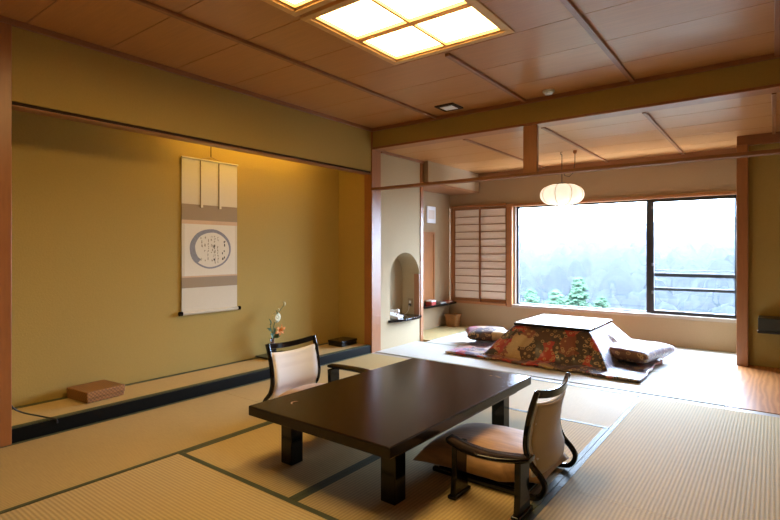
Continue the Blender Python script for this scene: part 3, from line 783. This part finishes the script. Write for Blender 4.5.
mb = MB().ball((.01, .103, .243), .014, (.8, .8, 1.2), 2); mb.build('bud', 'petal_white', f3, smooth=True)
MB().ball((.005, .055, .205), .008, (.8, .8, 1.3), 2).build('bud', 'petal_white', f3, smooth=True)
leaf_mesh((.004, .035, .15), (.01, .02, .205), .008, 'leaf', f3)
f4 = stem('leaf_sprig', 'grey-green leafy sprig at the neck of the vase', [(0, 0, -.06), (.01, -.01, .03), (.015, -.035, .11)])
for b_, e_, w_, m_ in (((0, 0, 0), (.03, -.045, .045), .020, 'leaf_teal'), ((0, 0, .01), (.03, .045, .035), .018, 'leaf'), ((.008, -.008, .02), (.03, -.012, .085), .017, 'leaf_teal'), ((.01, -.02, .06), (.02, -.07, .085), .011, 'leaf'), ((.014, -.034, .10), (.02, -.05, .15), .009, 'leaf'), ((0, 0, .0), (.03, -.055, .0), .015, 'lacquer')):
    leaf_mesh(b_, e_, w_, m_, f4)
# black lacquer box
t = thing('lacquer_box', 'low black lacquered box at the right end of the alcove', 'box', (-3.90, 4.27, .0848), .05)
bx(-.10, .10, -.13, .13, 0, .035).build('body', 'lacquer', t, .003)
bx(-.105, .105, -.135, .135, .037, .062).build('lid', 'lacquer', t, .004)

# ------------------------------------------------------------------ niche and recess contents
poly = [(XL-.262, YN0+.002)]+[(XL-.001, YN0+.002), (XL-.001, YN0-.04)]+[(XL+.02+.085*math.sin(PI*k/12)**.7, YN0-.04+(YN1-YN0+.065)*k/12) for k in range(13)]+[(XL-.001, YN1+.025), (XL-.001, YN1-.013), (XL-.262, YN1-.013)]
o = MB().prism(poly, 'z', ZN0-.018, ZN0+.010)
o = o.build('niche_shelf', 'lacquer', None, .003); tag(o, 'black bow-fronted shelf of the arched niche', 'shelf')
t = thing('telephone', 'white desk telephone on the niche shelf', 'telephone', (XL-.075, 4.965, ZN0+.012), .25)
MB().prism([(-.095, 0), (.095, 0), (.09, .022), (-.06, .062), (-.095, .062)], 'y', -.085, .085).build('body', 'white', t, .006)
mb = MB()
for r in range(4):
    for c in range(3): 
        x = .065-.028*r; mb.box(x-.009, x+.009, .005+c*.024-.008, .005+c*.024+.008, .024+.018*r-.004, .036+.0125*r)
mb.build('keypad', 'paper', t)
h = []
for k in range(13):
    s = -1+k/6; x = s*.095; zz = .078+.016*(1-abs(s))**.5 if abs(s) < .95 else .076
    hw = .022 if abs(s) > .65 else .015; th = .030 if abs(s) > .65 else .014
    h.append([(x, -.060-hw, zz), (x, -.060+hw, zz), (x, -.060+hw, zz+th), (x, -.060-hw, zz+th)])
MB().sweep(h).build('handset', 'white', t, .005)
t = thing('wall_outlet', 'small brown socket plate inside the niche', 'socket', (XL-.14, YN1-.0005, .475))
bx(-.035, .035, -.008, 0, -.055, .055).build('plate', 'brocade', t, .003)
bx(-.016, .016, -.012, -.008, -.006, .026).build('socket', 'white', t); bx(-.018, .018, -.018, -.008, -.04, -.015).build('plug', 'black', t)
tp = bpy.data.objects['telephone']; tmi = (Matrix.Translation(tp.location) @ Matrix.Rotation(.25, 4, 'Z')).inverted()
mb = MB().tube(smoothpts([tmi @ Vector(q) for q in [(XL-.15, YN1-.018, .445), (XL-.14, YN1-.04, .39), (XL-.15, YN1-.08, .345), (XL-.13, 5.2, .333), (XL-.10, 5.045, .340)]]), .0025, 6)
mb.build('cord', 'white', tp, smooth=True)
RZ = .335
poly = [(XQ, 5.60), (XQ+.15, 5.60)]+[(XQ+.15+.03*math.sin(PI*k/8), 5.60+1.28*k/8) for k in range(1, 8)]+[(XQ+.15, 6.86), (XQ, 6.86)]
o = MB().prism(poly, 'z', RZ, RZ+.03).build('wall_shelf', 'lacquer', None, .003); tag(o, 'long black shelf along the recess wall left of the shoji', 'shelf')
t = thing('red_box', 'small red box on the black recess shelf', 'box', (XQ+.09, 6.22, RZ+.0305))
bx(-.05, .05, -.06, .06, 0, .045).build('body', 'red', t, .003); bx(-.052, .052, -.062, .062, .046, .066).build('lid', 'white', t, .003)
for k, (y, mt, lab) in enumerate(((6.48, 'grey', 'dark booklet lying flat on the recess shelf beside the red box'), (6.70, 'red', 'red booklet lying flat at the window end of the recess shelf'))):
    b = thing('booklet', lab, 'booklet', (XQ+.09, y, RZ+.0305), .1*k, 'booklets on the recess shelf')
    bx(-.055, .055, -.075, .075, 0, .006).build('cover', mt, b); bx(-.052, .052, -.072, .072, .006, .016).build('pages', 'cream', b); bx(-.055, .055, -.075, .075, .016, .021).build('cover', mt, b)
t = thing('wall_panel', 'white rectangular panel high on the recess wall', 'wall panel', (XQ, 6.35, 1.555))
bx(0, .02, -.115, .115, 0, .245).build('face', 'white', t, .004); bx(.02, .022, -.08, .08, .06, .19).build('grille', 'paper', t)
t = thing('wooden_panel', 'tall reddish wooden cupboard door on the recess wall', 'cupboard door', (XQ, 5.98, .40))
bx(0, .018, -.45, .45, 0, 1.02).build('door', 'wood', t, .003); mb = MB(); mb.box(.018, .026, -.45, -.42, 0, 1.02); mb.box(.018, .026, .42, .45, 0, 1.02); mb.box(.018, .026, -.42, .42, .99, 1.02); mb.box(.018, .026, -.42, .42, 0, .03); mb.build('frame', 'wood', t)
t = thing('wicker_bin', 'brown wicker waste basket on the floor in the recess corner', 'basket', (-3.88, 6.72, .002), 0)
t.scale = (.8, .8, .85)
bmb = MB(); 
secs = [[(sx*(.10+.02*z/.21), sy*(.085+.02*z/.21), z) for sx, sy in ((-1, -1), (1, -1), (1, 1), (-1, 1))] for z in (0, .10, .21)]
bmb.sweep(secs).build('body', 'wicker', t, .008)
mb = MB(); mb.box(-.126, .126, -.112, -.100, .195, .222); mb.box(-.126, .126, .100, .112, .195, .222); mb.box(-.126, -.113, -.1, .1, .195, .222); mb.box(.113, .126, -.1, .1, .195, .222); mb.build('rim', 'wicker', t, .003)
# black wall unit at right
t = thing('wall_unit', 'black box-like wall shelf at the right edge above the wooden floor', 'shelf', (.25, YR, .36))
bx(-.372, .45, -.24, -.001, .02, .145).build('body', 'charcoal', t, .004); bx(-.376, .45, -.25, -.001, 0, .02).build('base_edge', 'black', t, .003); MB().ball((-.375, -.245, .025), .007, (1, 1, 1), 1).build('indicator_lamp', 'white', t)

# ------------------------------------------------------------------ outside
def hillz(x, y):
    if y < 110: base = -8-(y-12)*.13
    elif y < 480: base = -20.7+(y-110)*.100
    else: base = 16.3-(y-480)*.1
    return base+7*noise.noise(Vector((x*.008, y*.008, 0)))+2.5*noise.noise(Vector((x*.03, y*.03, 3)))
def hill(u, v):
    x = -330+470*u; y = 12+560*v; return (x, y, hillz(x, y))
o = MB().grid(hill, 60, 60).build('hill', 'ground', smooth=True); tag(o, 'wooded hill slope outside the window', 'hill', kind='structure')
tr = random.Random(11); CELL = 7.0; trees = {}
def treeat(i, j):
    if (i, j) not in trees:
        trees[(i, j)] = (i*CELL+tr.uniform(0, CELL), j*CELL+tr.uniform(0, CELL), tr.uniform(3.2, 5.6), tr.uniform(3, 10))
    return trees[(i, j)]
def canopy(u, v):
    y = 90+420*v; x = -.68*y-10+(.95*y+20)*u
    i, j = int(x//CELL), int(y//CELL); h = 0
    for a in (-1, 0, 1):
        for b in (-1, 0, 1):
            tx, ty, r, hh = treeat(i+a, j+b); dd = ((x-tx)**2+(y-ty)**2)/r/r
            if dd < 1: h = max(h, hh*math.sqrt(1-dd))
    h += 1.0*noise.noise(Vector((x*.6, y*.6, 2)))
    return (x, y, hillz(x, y)+h+.2)
o = MB().grid(canopy, 260, 260).build('forest_canopy', 'canopy', smooth=True); tag(o, 'pale misty forest covering the far hill', 'forest', kind='stuff')
def conifer(x, y, ztop, hgt, wd, label, seed):
    rn = random.Random(seed); t = thing('conifer_tree', label, 'tree', (x, y, ztop-hgt), 0, 'conifers below the window')
    MB().tube([(0, 0, -1.5), (0, 0, hgt*.95)], [.16, .03], 8).build('trunk', 'bark', t)
    mb = MB()
    for k in range(420):
        f = rn.random()**.8; z = hgt*(.12+.88*f); R = wd*(1-f)**.8+.12; a = rn.uniform(0, 2*PI); r = R*rn.uniform(.25, 1)
        c = Vector((r*math.cos(a), r*math.sin(a), z-.25*r))
        s = rn.uniform(.14, .30)*(1-.4*f)
        mb.ball(c, s, (1.3, 1.3, .6), 1)
    mb.build('crown', 'conifer', t)
for k, (u_, y, top_, hg, wd, lb) in enumerate(((-.345, 24, -.75, 6, 2.0, 'green conifer outside, tallest of the group above the quilted table'), (-.300, 31, -.5, 6, 2.0, 'green conifer outside, right of the tallest one'), (-.395, 27, -1.0, 5.5, 1.7, 'green conifer outside, at the left jamb of the picture window'), (-.258, 40, -2.3, 5, 2.0, 'low green conifer outside, rightmost of the group'))):
    conifer(u_*y, y, top_, hg, wd, lb, k)

# thin mist in the valley
mv = bpy.data.materials.new('valley_mist'); mv.use_nodes = True; nt = mv.node_tree; nt.nodes.clear()
vo_ = N(nt, 'ShaderNodeOutputMaterial'); vs_ = N(nt, 'ShaderNodeVolumeScatter', Density=1.9e-4)
vs_.inputs['Color'].default_value = (.95, .97, 1, 1); nt.links.new(vs_.outputs[0], vo_.inputs['Volume'])
o = bx(-420, 160, 45, 540, -60, 70).build('valley_mist', mv); tag(o, 'thin white mist hanging over the far hill', 'mist', kind='stuff')

# ------------------------------------------------------------------ light
wd_ = bpy.data.worlds.new('sky'); scn.world = wd_; wd_.use_nodes = True
nt = wd_.node_tree; bg = nt.nodes['Background']; bg.inputs[0].default_value = (.62, .80, 1.08, 1)
tc = N(nt, 'ShaderNodeTexCoord'); sx_ = N(nt, 'ShaderNodeSeparateXYZ'); nt.links.new(tc.outputs['Generated'], sx_.inputs[0])
mr = N(nt, 'ShaderNodeMapRange'); mr.inputs[1].default_value = .14; mr.inputs[2].default_value = .60; mr.inputs[3].default_value = 28; mr.inputs[4].default_value = 74
nt.links.new(sx_.outputs['Z'], mr.inputs[0]); nt.links.new(mr.outputs[0], bg.inputs[1])
def area(name, loc, rot, sx, sy, power, col):
    l = bpy.data.lights.new(name, 'AREA'); l.shape = 'RECTANGLE'; l.size = sx; l.size_y = sy; l.energy = power; l.color = col
    o = bpy.data.objects.new(name, l); o.location = loc; o.rotation_euler = rot; COL.objects.link(o); return o
po = area('daylight_portal', ((WX0+WX1)/2, YW+.15, (WZ0+WZ1)/2), (-PI/2, 0, 0), WX1-WX0, WZ1-WZ0, 1, (1, 1, 1))
po.data.cycles.is_portal = True
# fluorescent tube tucked behind the alcove lintel, shining on the back wall
area('alcove_lamp', (XL-.17, 3.15, 2.20), (0, PI/2+.6, PI), .06, 1.5, 16, (1, .90, .40))

# ------------------------------------------------------------------ camera
cd = bpy.data.cameras.new('camera'); cd.sensor_width = 36; cd.lens = 508/780*36; cd.shift_y = -(260-250.5)/780; cd.clip_start = .05; cd.clip_end = 600
co = bpy.data.objects.new('camera', cd); COL.objects.link(co)
co.location = (0, 0, 1.15); co.rotation_euler = (PI/2, 0, math.atan2(384, 508)); scn.camera = co
vs = scn.view_settings; scn.display_settings.display_device = 'sRGB'
vs.view_transform = 'Standard'; vs.look = 'None'; vs.gamma = 1; vs.exposure = .16; vs.use_curve_mapping = False
